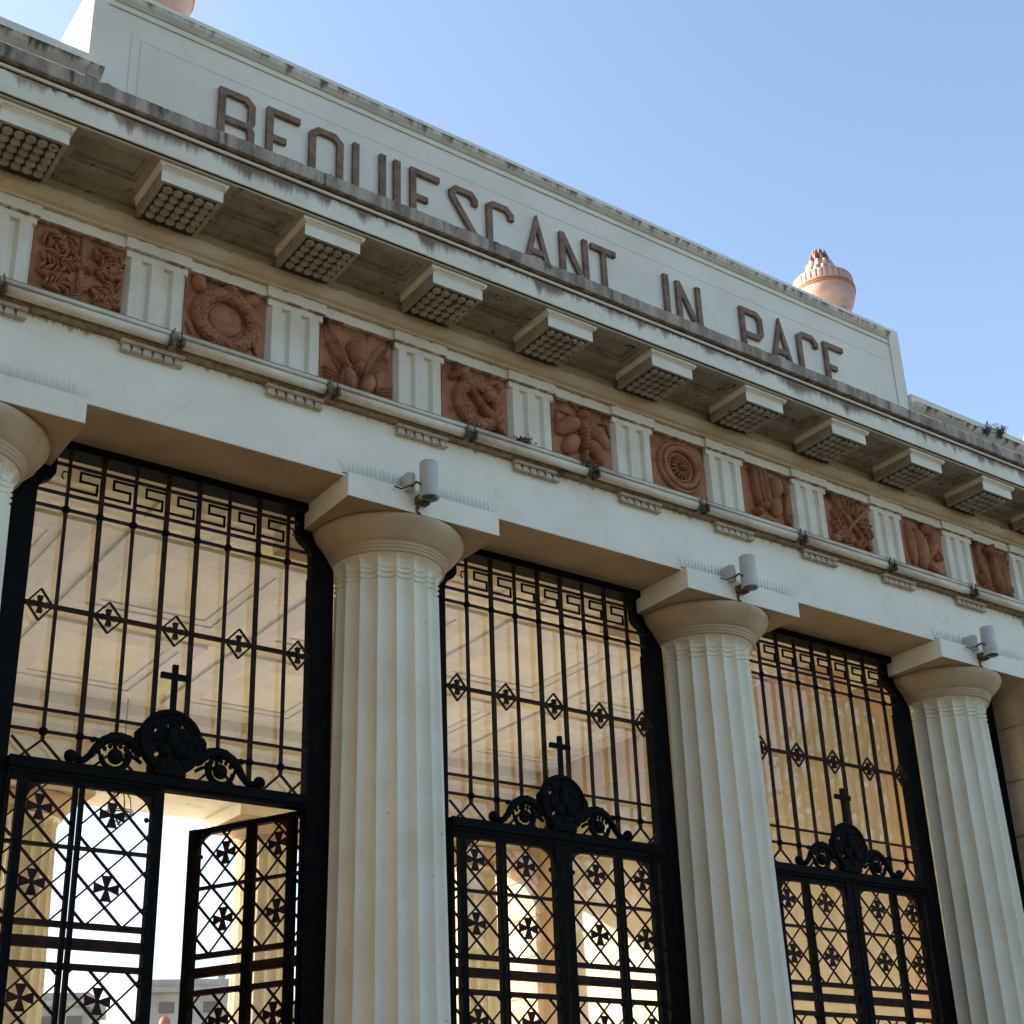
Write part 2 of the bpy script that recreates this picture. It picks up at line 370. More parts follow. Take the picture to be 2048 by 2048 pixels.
# front face painted like the fascia
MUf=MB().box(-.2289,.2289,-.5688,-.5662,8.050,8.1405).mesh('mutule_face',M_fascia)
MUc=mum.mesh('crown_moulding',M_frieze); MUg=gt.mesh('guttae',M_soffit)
for k in range(-5,10):
    o=bpy.data.objects.new('mutule',MUm); C.objects.link(o); o.parent=G; o.location=(k*T,0,0)
    MUb=bpy.data.meshes.get('guttae_bed')
    for nm,me in (('face',MUf),('crown_moulding',MUc),('guttae_bed',gp.mesh('guttae_bed',M_shadedirt) if k==-5 else MUb),('guttae',MUg)):
        c=bpy.data.objects.new(nm,me); C.objects.link(c); c.parent=o
# cornice front
MB().prism([(-.613,8.196),(-.617,8.196),(-.617,8.215),(-.636,8.215),(-.636,8.207),(-.648,8.207),(-.648,8.384),(-.613,8.384)],XL,XR).build('corona',M_fascia,G,bevel=.003)
MB().box(XL,XR,-.6355,-.6175,8.2085,8.2145).build('drip_groove',M_shadedirt,G)  # shaded underside of the corona, painted as a dark strip
MB().prism([(-.60,8.385),(-.650,8.385),(-.655,8.392),(-.60,8.392)],XL,XR).build('dark_drip_edge',M_shadedirt,G)
MB().prism([(-.60,8.3925),(-.668,8.3925),(-.674,8.407),(-.60,8.410)],XL,XR).build('fillet',M_parapet,G)
MB().prism([(-.60,8.411),(-.650,8.411),(-.656,8.433),(-.60,8.433)],XL,XR).build('dark_recess_moulding',M_shadedirt,G)  # shade of the recess painted dark
# soiled top fascia with a slightly broken edge
b=MB(); n=520; vs=[];fs=[]
rn=random.Random(3)
for i in range(n+1):
    x=XL+(XR-XL)*i/n; j=rn.uniform(-.004,.004)+(.012*(rn.random()<.04))
    vs+=[(x,-.60,8.434),(x,-.705,8.434+rn.uniform(-.002,.002)),(x,-.707,8.540+j),(x,-.695,8.547+j),(x,-.02,8.59)]
for i in range(n):
    o=i*5
    for q in range(4): fs.append((o+q,o+q+1,o+q+6,o+q+5))
b.add(vs,fs); b.build('soiled_top_fascia',M_soiled,G)
# attic walls ---------------------------------------------
A0,A1=-2.86,6.16
b=MB()
b.prism([(0,8.56),(1.05,8.56),(1.05,9.37),(.78,10.085),(0,10.085)],A0,A1)
att=b.build('attic_wall',M_parapet,G,bevel=.006)
b=MB(); b.box(A0,A1,-.012,1.0,10.0855,10.17); 
b.build('coping',M_parapet,att,bevel=.006)
b=MB()
b.prism([(-.001,10.015),(-.012,10.017),(-.045,10.05),(-.055,10.082),(-.055,10.085),(-.001,10.085)],A0+.12,A1-.175)
b.box(A0+.12,A1-.175,-.012,-.001,9.952,9.965)
b.build('coping_moulding',M_coping,att)
MB().box(A0+.005,A0+.11,-.010,-.001,8.58,10.084).build('border_strip',M_parapet,att); MB().box(A1-.17,A1-.005,-.014,-.001,8.58,10.084).build('border_strip',M_parapet,att)
for bb in ((A0+.315,A0+.320,-.004,-.001,8.6,9.79),(A0+.39,A0+.395,-.004,-.001,8.6,9.735),(A0+.396,A1-.25,-.0025,-.001,9.729,9.732)): MB().box(*bb).build('incised_line',M_frame,att)
def low(x0,x1):
    b=MB(); b.box(x0,x1,-.02,.9,8.56,9.19)
    o=b.build('low_attic_wall',M_parapet,G)
    MB().box(x0,x1,-.05,.92,9.255,9.372).build('coping',M_parapet,o,bevel=.006)
    MB().prism([(-.021,9.191),(-.03,9.195),(-.075,9.225),(-.10,9.2545),(.9,9.2545),(.9,9.191)],x0,x1).build('coping_moulding',M_coping,o)
low(XL,A0-.002); low(A1+.002,XR)
# the moulding return that laps round the tall block
MB().prism([(-.021,9.191),(-.03,9.195),(-.075,9.225),(-.10,9.2545),(-.001,9.2545)],A0,A0+.11).build('moulding_return',M_coping,att)

# letters ---------------------------------------------------
H=.57; ZB=9.03; SW=.056
def stroke(b,pts,d0,w=SW):
    # thick mitred 2D polyline in xz, extruded in y
    n=len(pts); L_=[];Rr=[]
    P=[Vector((p[0],p[1])) for p in pts]
    for i in range(n):
        if i==0: d=(P[1]-P[0]).normalized(); nn=Vector((-d.y,d.x)); k=1
        elif i==n-1: d=(P[-1]-P[-2]).normalized(); nn=Vector((-d.y,d.x)); k=1
        else:
            d1=(P[i]-P[i-1]).normalized(); d2=(P[i+1]-P[i]).normalized()
            n1=Vector((-d1.y,d1.x)); n2=Vector((-d2.y,d2.x)); nn=(n1+n2)
            nn.normalize(); k=1/max(.35,nn.dot(n1))
        L_.append(P[i]+nn*k*w/2); Rr.append(P[i]-nn*k*w/2)
    for i in range(n-1):
        q=[L_[i],L_[i+1],Rr[i+1],Rr[i]]
        b.add([(p.x,-.034+d0,p.y) for p in q]+[(p.x,-.0015,p.y) for p in q],[(0,1,2,3),(7,6,5,4),(0,4,5,1),(1,5,6,2),(2,6,7,3),(3,7,4,0)])
h=SW/2
def letter(ch,x0,x1):
    W=x1-x0-SW; Hh=H-SW
    def p(u,v): return (x0+h+u*W,ZB+h+v*Hh)
    hw=h/W; hh=h/Hh; b=MB(); S=lambda pts,d=0: stroke(b,[p(*q) for q in pts],d)
    if ch=='R': S([(0,-hh),(0,1),(.80,1),(1,.90),(1,.58),(.90,.49),(hw,.49)]); S([(.88,.50),(1,.41),(1,-hh)],.002)
    if ch=='P': S([(0,-hh),(0,1),(.80,1),(1,.91),(1,.57),(.84,.47),(hw,.47)])
    if ch=='E': S([(1+hw,1),(0,1),(0,0),(1+hw,0)]); S([(hw,.5),(.62,.5)],.002)
    if ch=='Q': S([(.5,1),(.22,1),(0,.9),(0,.1),(.22,0),(.78,0),(1,.1),(1,.9),(.78,1),(.5,1)]); S([(.6,.2),(1.05,-.05)],.002)
    if ch=='U': S([(0,1+hh),(0,.1),(.22,0),(.78,0),(1,.1),(1,1+hh)])
    if ch=='I': b.box(x0,x1,-.034,-.0015,ZB,ZB+H)
    if ch=='S': S([(1,.80),(1,.9),(.82,1),(.17,1),(0,.92),(0,.82),(1,.17),(1,.08),(.82,0),(.17,0),(0,.1),(0,.2)])
    if ch=='C': S([(1,.80),(1,.9),(.78,1),(.2,1),(0,.93),(0,.07),(.2,0),(.78,0),(1,.1),(1,.2)])
    if ch=='A': S([(0-hw*.6,-hh),(.5,1.0),(1+hw*.6,-hh)]); S([(.20,.37),(.80,.37)],.002)
    if ch=='N': S([(0,-hh),(0,1+hh*.4)]); S([(0,1),(1,0)],.002); S([(1,-hh*.4),(1,1+hh)],.001)
    if ch=='T': S([(-hw,1),(1+hw,1)]); S([(.5,1-hh),(.5,-hh)],.001)
    b.build('letter',M_letter,att)
for ch,a,c in [('R',-1.827,-1.520),('E',-1.418,-1.128),('Q',-1.040,-.733),('U',-.642,-.333),('I',-.253,-.191),('E',-.093,.197),('S',.300,.590),('C',.685,.974),('A',1.075,1.372),('N',1.479,1.800),('T',1.842,2.130),('I',2.711,2.772),('N',2.868,3.180),('P',3.700,4.000),('A',4.090,4.400),('C',4.493,4.790),('E',4.879,5.168)]:
    letter(ch,a,c)

# metopes ----------------------------------------------------
def relief(k):
    b=MB(); Y=.036
    def st(pts,r=.012,ry=None): b.tube([(x,Y,z) for x,z in pts],r,6,ry=(ry or .016)*1.7)
    def bl(x,z,rx,rz,a=0,d=.03): b.ball((x,Y,z),rx,d*1.6,rz,14,8,R(a))
    def leafs(cx,cz,a,n,L=.09,sp=.03,rr=random.Random(k*7+1)):
        # a twig with paired leaves
        dx,dz=math.cos(R(a)),math.sin(R(a)); st([(cx,cz),(cx+dx*n*sp,cz+dz*n*sp)],.007)
        for i in range(n):
            for s in(-1,1):
                aa=a+s*rr.uniform(30,50); px,pz=cx+dx*i*sp,cz+dz*i*sp; l=L*rr.uniform(.7,1.1)
                bl(px+math.cos(R(aa))*l*.5,pz+math.sin(R(aa))*l*.5,.012,l*.5,aa-90,.028)
    def wreath(r=.19,rr=.05,cx=0,cz=-.02):
        n=44; b.tube([(cx+r*math.cos(2*PI*i/n),Y,cz+r*math.sin(2*PI*i/n)) for i in range(n)],rr,8,closed=True,ry=.055)
        q=random.Random(k)
        for i in range(230):
            a=q.uniform(0,2*PI); u=q.uniform(-1,1)*rr*.9; R_=r+u
            b.ball((cx+R_*math.cos(a),Y-.050*math.sqrt(max(0,1-(u/rr)**2)),cz+R_*math.sin(a)),.011,.010,.011,6,4,smooth=False)
    if k==-3:
        st([(0.02,.28),(0.01,-.28)],.024)
        for (x,z,a) in [(-.22,.2,-50),(-.1,.22,-75),(-.24,.05,-20),(-.2,-.2,30),(-.05,-.25,60),(-.25,-.1,10),(.08,.2,-40),(.22,.15,-110),(.1,.02,10),(.08,-.1,-30),(.1,-.22,20),(.25,-.2,100),(-.12,0,20),(.2,0,60)]: leafs(x,z,a,5,.10,.03)
    elif k==-2:
        wreath(.19,.052)
        bl(-.2,.2,.05,.07,20,.04); bl(.16,.19,.05,.08,-60,.04); bl(.02,.23,.06,.03,0,.035)
        st([(-.14,.14),(-.05,.21),(.04,.18),(.10,.10)],.02); st([(-.26,-.12),(-.22,-.2),(-.25,-.27)],.018); st([(.2,-.15),(.24,-.22),(.2,-.28)],.02)
        bl(0,-.02,.12,.12,0,.012)
    elif k==-1:
        for s in(-1,1):
            bl(s*.155,.04,.070,.225,-s*24,.014)
            for i in range(7):
                t=i/6; st([(s*(.035+.01*i),-.19+.012*i),(s*(.10+.012*i+.02*t),-.06+.01*i),(s*(.165+.012*i),.09-.004*i),(s*(.262-.022*i if i>2 else .262-.012*i),.27-.038*i)],[.006,.012,.011,.005],.026)
            bl(s*.075,-.175,.060,.105,-s*14,.046)
            for i in range(5): st([(s*.13,-.20-.016*i),(s*.20,-.15-.03*i),(s*.27,-.13-.032*i)],[.006,.012,.006],.022)
            for i in range(4): st([(s*(.03+.03*i),-.10),(s*(.045+.032*i),-.20),(s*(.03+.034*i),-.272)],[.005,.010,.004],.034)
        bl(.0,.075,.095,.105,0,.05); bl(.0,-.06,.035,.05,0,.05)
    elif k==0:
        wreath(.17,.055,.02,-.03)
        st([(-.2,.24),(.22,-.27)],.026,.04); st([(-.22,.13),(-.09,.23)],.03,.04); st([(.03,-.06),(.16,-.12)],.03,.045)
        bl(.19,.17,.05,.035,30,.04); bl(.1,.06,.05,.05,0,.05); bl(-.1,-.08,.05,.03,20,.04)
    elif k==1:
        bl(.0,-.03,.035,.20,0,.05); bl(0,.18,.05,.045,0,.05)
        for i in range(6): bl(0,-.14+.035*i,.042,.012,0,.056)
        for s in(-1,1):
            bl(s*.14,.05,.075,.15,s*62-8*s,.034); bl(s*.12,-.11,.07,.12,s*38,.036)
            st([(s*.03,.21),(s*.09,.26)],.008); st([(s*.03,.05),(s*.12,.15),(s*.24,.17),(s*.26,.05)],.007); st([(s*.05,-.1),(s*.16,-.22),(s*.2,-.12)],.007)
    elif k==2:
        for r,rr in ((.22,.020),(.175,.028),(.12,.012)):
            b.tube([(r*math.cos(2*PI*i/48),Y,r*math.sin(2*PI*i/48)) for i in range(48)],rr,8,closed=True,ry=rr*1.6)
        for i in range(16):
            a=2*PI*i/16; bl(.072*math.cos(a),.072*math.sin(a),.012,.045,math.degrees(a)-90,.024)
        bl(0,0,.028,.028,0,.04)
    elif k==3:
        for x in(-.16,-.10,-.04): st([(x-.02,.24),(x,.05),(x+.02,-.12)],.028,.04)
        bl(-.1,-.13,.06,.04,20,.06); bl(-.16,-.19,.05,.04,0,.05); bl(.08,.10,.08,.13,-20,.045); bl(.06,-.08,.09,.10,10,.035)
        st([(.17,.2),(.2,.05),(.17,-.1),(.2,-.24)],.014,.03); st([(.12,.15),(.2,.12),(.24,.2)],.014); st([(.2,-.1),(.26,-.13),(.22,-.2)],.014); bl(-.04,-.25,.07,.03,0,.04)
        leafs(.12,.22,-60,5,.08)
    elif k==4:
        st([(-.24,.24),(.22,-.22)],.02,.030); st([(.22,.19),(-.18,-.22)],.02,.030); st([(.02,.24),(-.02,-.2)],.012)
        for (x,z,a) in [(-.2,.1,-60),(-.12,.24,-70),(.08,.24,-100),(.10,.0,20),(.16,.05,-60),(-.22,-.18,20),(-.1,-.24,60),(.05,-.25,50),(-.22,-.02,-50)]: leafs(x,z,a,5,.09,.03)
        bl(-.2,-.2,.05,.05,0,.03)
    elif k==5:
        bl(-.06,-.02,.10,.22,8,.045); bl(.04,.2,.07,.06,0,.05); bl(.12,.06,.06,.18,-24,.04); bl(-.18,0,.05,.24,4,.035)
        st([(.0,.26),(.13,.26),(.15,.16)],.016); st([(-.02,-.05),(.02,-.2),(.1,-.25)],.02,.04); st([(.06,-.2),(.2,-.22),(.27,-.27)],.014); leafs(.12,.1,-70,6,.08)
    else:
        st([(-.02,.26),(.02,-.27)],.034,.05); st([(-.1,.2),(.12,.2)],.028,.045)
        for x in(.08,.14): st([(x,.2),(x+.01,-.1),(x,-.24)],.02,.035)
        st([(-.22,.26),(-.2,0),(-.1,-.24)],.016,.03)
        for (x,z,a) in [(-.25,-.1,-30),(-.2,-.24,20),(.18,-.24,70),(.2,.05,80)]: leafs(x,z,a,4,.08)
    b.v=[(max(-.276,min(.276,p[0])),p[1],max(-.262,min(.262,p[2]))) for p in b.v]
    return b
mlab={-3:'square terracotta panel with leafy branches either side of an upright staff, leftmost of the panels',-2:'square terracotta panel carved with a ribboned wreath',-1:'square terracotta panel carved with outspread wings',0:'square terracotta panel with a sword laid across a wreath',1:'square terracotta panel carved with a big moth',2:'square terracotta panel with a round ribbed rosette',3:'square terracotta panel carved with hanging drapery and flowers',4:'square terracotta panel with crossed torches and foliage',5:'square terracotta panel with a winged figure',6:'square terracotta panel with an upright cross and shroud'}
for k in range(-5,9):
    px=(k+.5)*T
    o=MB().box(-.321,.321,.036,.049,7.257,7.8315).build('metope',M_terra,G,loc=(px,0,0))
    if k in mlab: o['label']=mlab[k]
    rl_=relief(k if -3<=k<=6 else 2).build('relief',M_terra,o,loc=(0,-.012,7.545)); rl_.scale=(1.12,1.25,1.08)

# hall interior ------------------------------------------
MB().box(-4.2,7.5,1.05,8.66,7.50,8.5).build('ceiling',M_ceil,G)
MB().box(XL,XR,1.04,10.0,8.501,8.56).build('roof',M_parapet,G)
b=MB()
for kx in range(-2,3):
    for ky in range(3):
        cx=(kx)*2.2+2.2; cyy=2.25+ky*2.45
        for off,wd,zz in ((0,.24,7.462),(.24,.12,7.482)):
            hx,hy=.95-off,1.05-off
            b.box(cx-hx,cx+hx,cyy-hy,cyy-hy+wd,zz,7.4995); b.box(cx-hx,cx+hx,cyy+hy-wd,cyy+hy,zz,7.4995)
            b.box(cx-hx,cx-hx+wd,cyy-hy+wd+.001,cyy+hy-wd-.001,zz+.001,7.4995); b.box(cx+hx-wd,cx+hx,cyy-hy+wd+.001,cyy+hy-wd-.001,zz+.001,7.4995)
b.build('ceiling_moulding',M_frame,G)
# right hall wall with a shallow arched panel
def archwall(x,dirx,m1,m2):
    b=MB(); y0,y1,zs,zt=2.0,7.9,6.42,6.95
    arc=[(y0,0.165),(y0,zs)]
    for i in range(1,8):
        t=PI/2*i/8; arc.append((y0+.9*(1-math.cos(t)),zs+(zt-zs)*math.sin(t)))
    arc2=arc+[(p[0],p[1]) for p in [(y1-(q[0]-y0),q[1]) for q in arc[::-1]]]
    xa,xb=x-dirx*.09,x-dirx*.001
    # surround = strips around the arch
    b.box(min(xa,xb),max(xa,xb),1.12,y0,.165,7.495); b.box(min(xa,xb),max(xa,xb),y1,8.55,.165,7.495)
    top=[p for p in arc2 if p[1]>=zs-.01]
    poly=top+[(y1,7.495),(y0,7.495)]
    b.prism([(p[0]*.9999+.0003,p[1]) for p in poly],min(xa,xb),max(xa,xb))
    b.build('hall_wall',m1,G)
    MB().box(min(x-dirx*.03,xb),max(x-dirx*.03,xb),y0+.001,y1-.001,.166,7.0).build('arched_panel',m2,G)
archwall(7.5,1,M_tan,M_cream2); archwall(-4.2,-1,M_tan,M_cream2)

# ------------------------------------------------------------------ iron gates
s_=.2408
def gate(cx,label,openleaf,nm='iron_gate'):
    g=empty(nm,(cx,.60,0)); tag(g,label,'gate','wrought iron gates between the columns')
    fr=MB()
    for s in(-1,1):
        x=sorted((s*1.05,s*1.238)); fr.box(x[0],x[1],-.002,.09,.16,5.95)
        poly=[(s*1.238,5.9505),(s*1.05,5.9505),(s*1.048,6.135),(s*1.02,6.19),(s*.965,6.225),(s*.935,6.27),(s*.93,6.448),(s*1.04,6.448),(s*1.045,6.30),(s*1.08,6.22),(s*1.15,6.15),(s*1.20,6.08),(s*1.235,6.03)]
        fr.poly(poly,.0,.075)
    fr.box(-1.2,1.2,-.065,.10,6.449,6.511)
    fr.build('gate_frame',M_iron,g)
    up=MB()
    for i in range(8):
        x=(-3.5+i)*s_; thick=i in(1,3,4,6)
        z0=4.24 if thick else 4.365
        up.box(x-(.015 if thick else .0095),x+(.015 if thick else .0095),-.014,.014,z0,6.449)
    for z,hw,th in ((6.354,1.0,.0095),(6.126,1.05,.0095),(6.014,1.05,.0095),(5.289,1.05,.0155),(4.577,1.05,.0095),(4.43,1.05,.0095)):
        lim=.93 if z>6.2 else hw
        up.box(-lim,lim,-.011,.011,z-th,z+th)
    up.build('upper_bars',M_ironlit,g)
    for i in range(8):
        x=(-3.5+i)*s_
        for z in(6.014,4.43): MB().ball((x,0,z),.030,.030,.030,10,8).build('knob',M_iron,g)
    ky=MB()
    for i in range(7):
        x0=(-3.5+i)*s_; w_=s_; z0,z1=6.126,6.354; hh=z1-z0
        pts=[(1,.86),(.33,.86),(.33,.56),(.84,.56),(.84,.22),(0,.22)]
        q=[(x0+u*w_,z0+v*hh) for u,v in pts]
        for a_,c_ in zip(q[:-1],q[1:]):
            dx=.0055 if abs(a_[0]-c_[0])>.001 else 0; dz=.0055 if dx==0 else 0
            ky.box(min(a_[0],c_[0])-.0068,max(a_[0],c_[0])+.0068,-.008+.0005*(dz>0),.008-.0005*(dz>0),min(a_[1],c_[1])-.0068,max(a_[1],c_[1])+.0068)
    for s in(-1,1):
        ky.tube([(s*.845,0,6.3),(s*.885,0,6.30),(s*.895,0,6.26),(s*.88,0,6.24)],.006,6)
    ky.build('meander_band',M_iron,g)
    for i in (-4,-2,0,2,4):
        x=i*s_; d=MB(); rx,rz=.100,.112; xr=x
        if abs(i)==4: rx=.088; xr=x-math.copysign(.012,x)
        P4=[(xr-rx,5.289),(xr,5.289+rz),(xr+rx,5.289),(xr,5.289-rz)]
        for a_,c_ in zip(P4,P4[1:]+P4[:1]): d.bar((a_[0],0,a_[1]),(c_[0],0,c_[1]),.013,.017)
        for a in range(4):
            t=PI/2*a; c1,s1=math.cos(t),math.sin(t); L_=.050 if a%2==0 else .058
            tri=[(0.0,.005),(L_,.019),(L_,-.019),(0.0,-.005)]
            d.poly([(xr+u*c1-v*s1,5.289+u*s1+v*c1) for u,v in tri],-.017-.001*a,.017)
        d.build('lozenge_ornament',M_ironlit,g)
    for x in (-1.04,-3.5*s_,-1.5*s_,1.5*s_,3.5*s_,1.04):
        for s in(-1,1):
            xe=x+s*.145
            if abs(xe)<1.05: zz=MB(); zz.bar((x,.001*s,4.375),(xe,.001*s,4.235),.016,.014); zz.build('zigzag_bar',M_ironlit,g)
    # transom
    tr=MB(); tr.box(-1.05,1.05,-.06,.06,4.170,4.238); tr.box(-1.05,1.05,-.045,.045,4.146,4.1695); tr.build('transom',M_iron,g)
    # medallion with scrolls and cross
    md=MB(); zc=4.468; y=-.05
    md.tube([(.205*math.cos(2*PI*i/40),y,zc+.205*math.sin(2*PI*i/40)) for i in range(40)],.026,8,closed=True,ry=.035)
    NA,NR=36,6; q=random.Random(int(cx*10)+5)
    holes={(r,a) for r,a in [(4,14),(4,15),(3,10),(3,8),(2,8),(2,11),(4,22),(3,22),(4,31),(4,5)]}
    for r in range(NR):
        for a in range(NA):
            if (r,a) in holes: continue
            r1,r2=r*.19/NR,(r+1)*.19/NR; a1,a2=2*PI*a/NA,2*PI*(a+1)/NA
            dd=.012+.014*q.random()
            pts=[(r1,a1),(r2,a1),(r2,a2),(r1,a2)]
            if r==0: pts=[(.0,a1),(r2,a1),(r2,a2)]
            md.poly([(rr*math.cos(aa),zc+rr*math.sin(aa)) for rr,aa in pts],y-dd,y+.01)
    md.ball((0,y-.02,zc+.03),.05,.03,.09); md.ball((-.05,y-.02,zc-.06),.05,.03,.05); md.ball((.06,y-.02,zc-.05),.05,.03,.06)
    for s in(-1,1): md.tube([(s*.22,y,zc+.06),(s*.245,y,zc+.03),(s*.245,y,zc-.02),(s*.225,y,zc-.05)],.014,6)
    md.box(-.11,.11,y-.03,.06,4.239,4.29)
    md.build('medallion',M_iron,g)
    cr=MB(); cr.box(-.019,.019,y-.014,y+.014,4.69,5.02); cr.box(-.10,.10,y-.0145,y+.0145,4.915,4.955); cr.build('cross',M_iron,g)
    for s in(-1,1):
        sc=MB(); P_=lambda u,v:(s*u,y+.01,v)
        sc.tube([P_(.19,4.36),(s*.215,y+.01,4.375),P_(.24,4.405),P_(.29,4.440),P_(.345,4.452),P_(.40,4.445),P_(.455,4.415),P_(.50,4.365),P_(.535,4.31),P_(.575,4.268),P_(.63,4.262)],[.034,.036,.038,.038,.038,.037,.034,.030,.026,.024,.024],8,ry=.026)
        n=16; cxv,czv=.375,4.325
        sc.tube([P_(cxv+.092*(1-.0*i)*math.cos(R(160+i*13)),czv+.092*math.sin(R(160+i*13))) for i in range(n)],[.026-.0007*i for i in range(n)],8,ry=.022)
        sc.tube([P_(.285,4.33),P_(.292,4.375),P_(.31,4.40)],.016,6)
        sc.ball(P_(cxv-.005,czv-.005),.054,.035,.054)
        sc.ball(P_(.665,4.282),.044,.035,.044); sc.ball(P_(.53,4.41),.018,.014,.018); sc.tube([P_(.48,4.39),P_(.52,4.425),P_(.545,4.41)],.012,6)
        for i in range(7):
            t=i/6; u=.27+.21*t; v=4.42-.05*(2*t-1)**2-.004*i; sc.ball(P_(u,v-.015),.016,.014,.018,6,5)
        sc.tube([P_(.19,4.30),P_(.23,4.325),P_(.28,4.345)],.014,6)
        sc.build('scroll',M_iron,g)
    # fixed side strips
    for s in(-1,1):
        MB().box(min(s*1.05,s*1.038),max(s*1.05,s*1.038),-.02,.02,.16,4.144).build('side_strip',M_iron,g)
    # leaves: built in hinge space, leaf runs 0..-0.985 from hinge at x=+1.0 (right); mirrored for the left
    def leaf(s,ang):
        o=empty('gate_leaf',(s*1.03,0,0),0); o.parent=g; o.rotation_euler=(0,0,-s*R(ang))
        Wl=1.03-.012
        fx=lambda u: -s*u       # u measured from hinge
        def bx(m,u0,u1,y0,y1,z0,z1): a,c=sorted((fx(u0),fx(u1))); m.box(a,c,y0,y1,z0,z1)
        fm=MB()
        bx(fm,.0,.012,-.02,.02,.2,4.140)
        bx(fm,.062,.117,-.028,.028,.2,4.140)
        bx(fm,.418,.444,-.022,.022,.2,4.140); bx(fm,.462,.488,-.022,.022,.2,4.140)
        bx(fm,.948,Wl,-.035,.035,.2,4.140)
        bx(fm,.012,Wl-.001,-.026,.026,4.098,4.139)
        bx(fm,.0125,Wl-.002,-.024,.024,.22,.34)
        fm.build('leaf_frame',M_iron,o)
        rl=MB()
        for z,th in ((3.705,.011),(3.225,.019),(3.112,.034),(2.975,.019),(1.35,.02),(1.25,.03)):
            rl=MB(); bx(rl,.013,.949,-.018-.002*(th>.03),.018+.002*(th>.03),z-th,z+th); rl.build('rail',M_ironlit,o)
        for (p0,p1) in ((.119,.417),(.489,.929)):
            pn=MB(); bx(pn,p0,p1,-.006,.006,.34,1.22); pn.build('kick_panel',M_iron,o)
        # lattice
        lt=MB(); dx,dz=.2375,.236; ur,zr=.685,3.94     # a cross centre
        def clipline(u0,z0,sl,ua,ub,za,zb):
            # line z=z0+sl*(u-u0) clipped to rectangle
            pts=[]
            for u in(ua,ub):
                z=z0+sl*(u-u0)
                if za<=z<=zb: pts.append((u,z))
            for z in(za,zb):
                u=u0+(z-z0)/sl
                if ua<u<ub: pts.append((u,z))
            return (pts[0],pts[1]) if len(pts)>=2 and (abs(pts[0][0]-pts[1][0])>.02) else None
        for (ua,ub) in ((.012,.055),(.118,.418),(.488,.948)):
            for (za,zb) in ((3.235,4.098),(1.36,2.96)):
                lt=MB()
                if ub<.1: bx(lt,.0125,.0145,-.006,.006,za,zb)
                zref=3.94 if za>3 else 2.78
                for sl in (dz/dx,-dz/dx):
                    thick=(sl*s>0)
                    for n in range(-14,15):
                        r_=clipline(ur,zref+dz*(n+.5),sl,ua,ub,za,zb)
                        if r_: lt.bar((fx(r_[0][0]),.004 if thick else -.004,r_[0][1]),(fx(r_[1][0]),.004 if thick else -.004,r_[1][1]),.019 if thick else .012,.009)
                lt.build('lattice',M_ironlit,o)
        # corner spandrels
        for (ua,ub) in ((.118,.418),(.488,.948)):
            for side in(0,1):
                if (ua<.2 and side==1) or (ua>.4 and side==0): continue
                lt=MB(); u=ua if side==0 else ub; sg=1 if side==0 else -1; r_=.15
                pts=[(fx(u-sg*.001),4.098),(fx(u+sg*r_),4.098)]+[(fx(u+sg*(r_-r_*math.sin(R(a)))),4.098-(r_-r_*math.cos(R(a)))) for a in (18,36,54,72)]+[(fx(u-sg*.001),4.098-r_)]
                lt.poly(pts,-.012,.012)
                lt.ball((fx(u+sg*.03),0,4.098-r_-.012),.018,.014,.018,8,6); lt.build('corner_spandrel',M_ironlit,o)
        for u in(.21,.685):
            for z in(3.94,3.468,2.78,2.308,1.836):
                c_=MB()
                for a in range(4):
                    t=PI/2*a; c1,s1=math.cos(t),math.sin(t)
                    tri=[(.008,.008),(.080,.034),(.080,-.034),(.008,-.008)]
                    c_.poly([(fx(u)+p*c1-q*s1,z+p*s1+q*c1) for p,q in tri],-.011-.0005*a,.011)
                c_.ball((fx(u),0,z),.017,.016,.017,8,6)
                c_.build('cross_ornament',M_ironlit,o)
        if ang==0:
            gl=MB(); a,c=sorted((fx(.02),fx(.925))); gl.add([(a,.085,.35),(c,.085,.35),(c,.085,4.10),(a,.085,4.10)],[(0,1,2,3)]); gl.build('glass_pane',M_glass,o)
        if s>0:
            lk=MB(); bx(lk,.945,.985,-.05,-.036,1.25,1.42); lk.build('lock_plate',M_iron,o)
    leaf(-1,0.001 if openleaf else 0); leaf(1,65 if openleaf else 0)
    gl=MB().add([(-1.05,.050,4.24),(1.05,.050,4.24),(1.05,.050,6.09),(.93,.050,6.30),(.93,.050,6.448),(-.93,.050,6.448),(-.93,.050,6.30),(-1.05,.050,6.09)],[(0,1,2,3,4,5,6,7)])
    gl.build('glass_pane',M_glass,g)
    return g
gate(-1.65,'black iron gate in the left bay, its right leaf swung open onto white sky',True)
gate(1.65,'closed black iron gate in the middle bay between the two nearest whole columns',False)
gate(4.95,'closed black iron gate in the right bay, farthest from the camera',False)
# narrow side grille beside the last column
g=empty('side_grille',(7.05,.60,0)); tag(g,'narrow dark iron grille between the last column and the tan pier','grille')
b=MB(); b.box(.33,.448,-.05,.05,.16,6.512); b.box(-.45,.33,-.05,.05,6.44,6.512); b.build('grille_frame',M_iron,g)
b=MB()
for x in(-.12,.06,.22): b.box(x-.012,x+.012,-.012,.012,.2,6.44)
for z in(6.014,5.29,4.58,4.2,3.2): b.box(-.45,.33,-.013,.013,z-.012,z+.012)
b.build('grille_bars',M_ironlit,g)
g=empty('side_grille',(-3.75,.60,0)); tag(g,'narrow iron grille left of the first column, beyond the picture edge','grille')
b=MB(); b.box(-.448,-.33,-.05,.05,.16,6.512); b.build('grille_frame',M_iron,g)

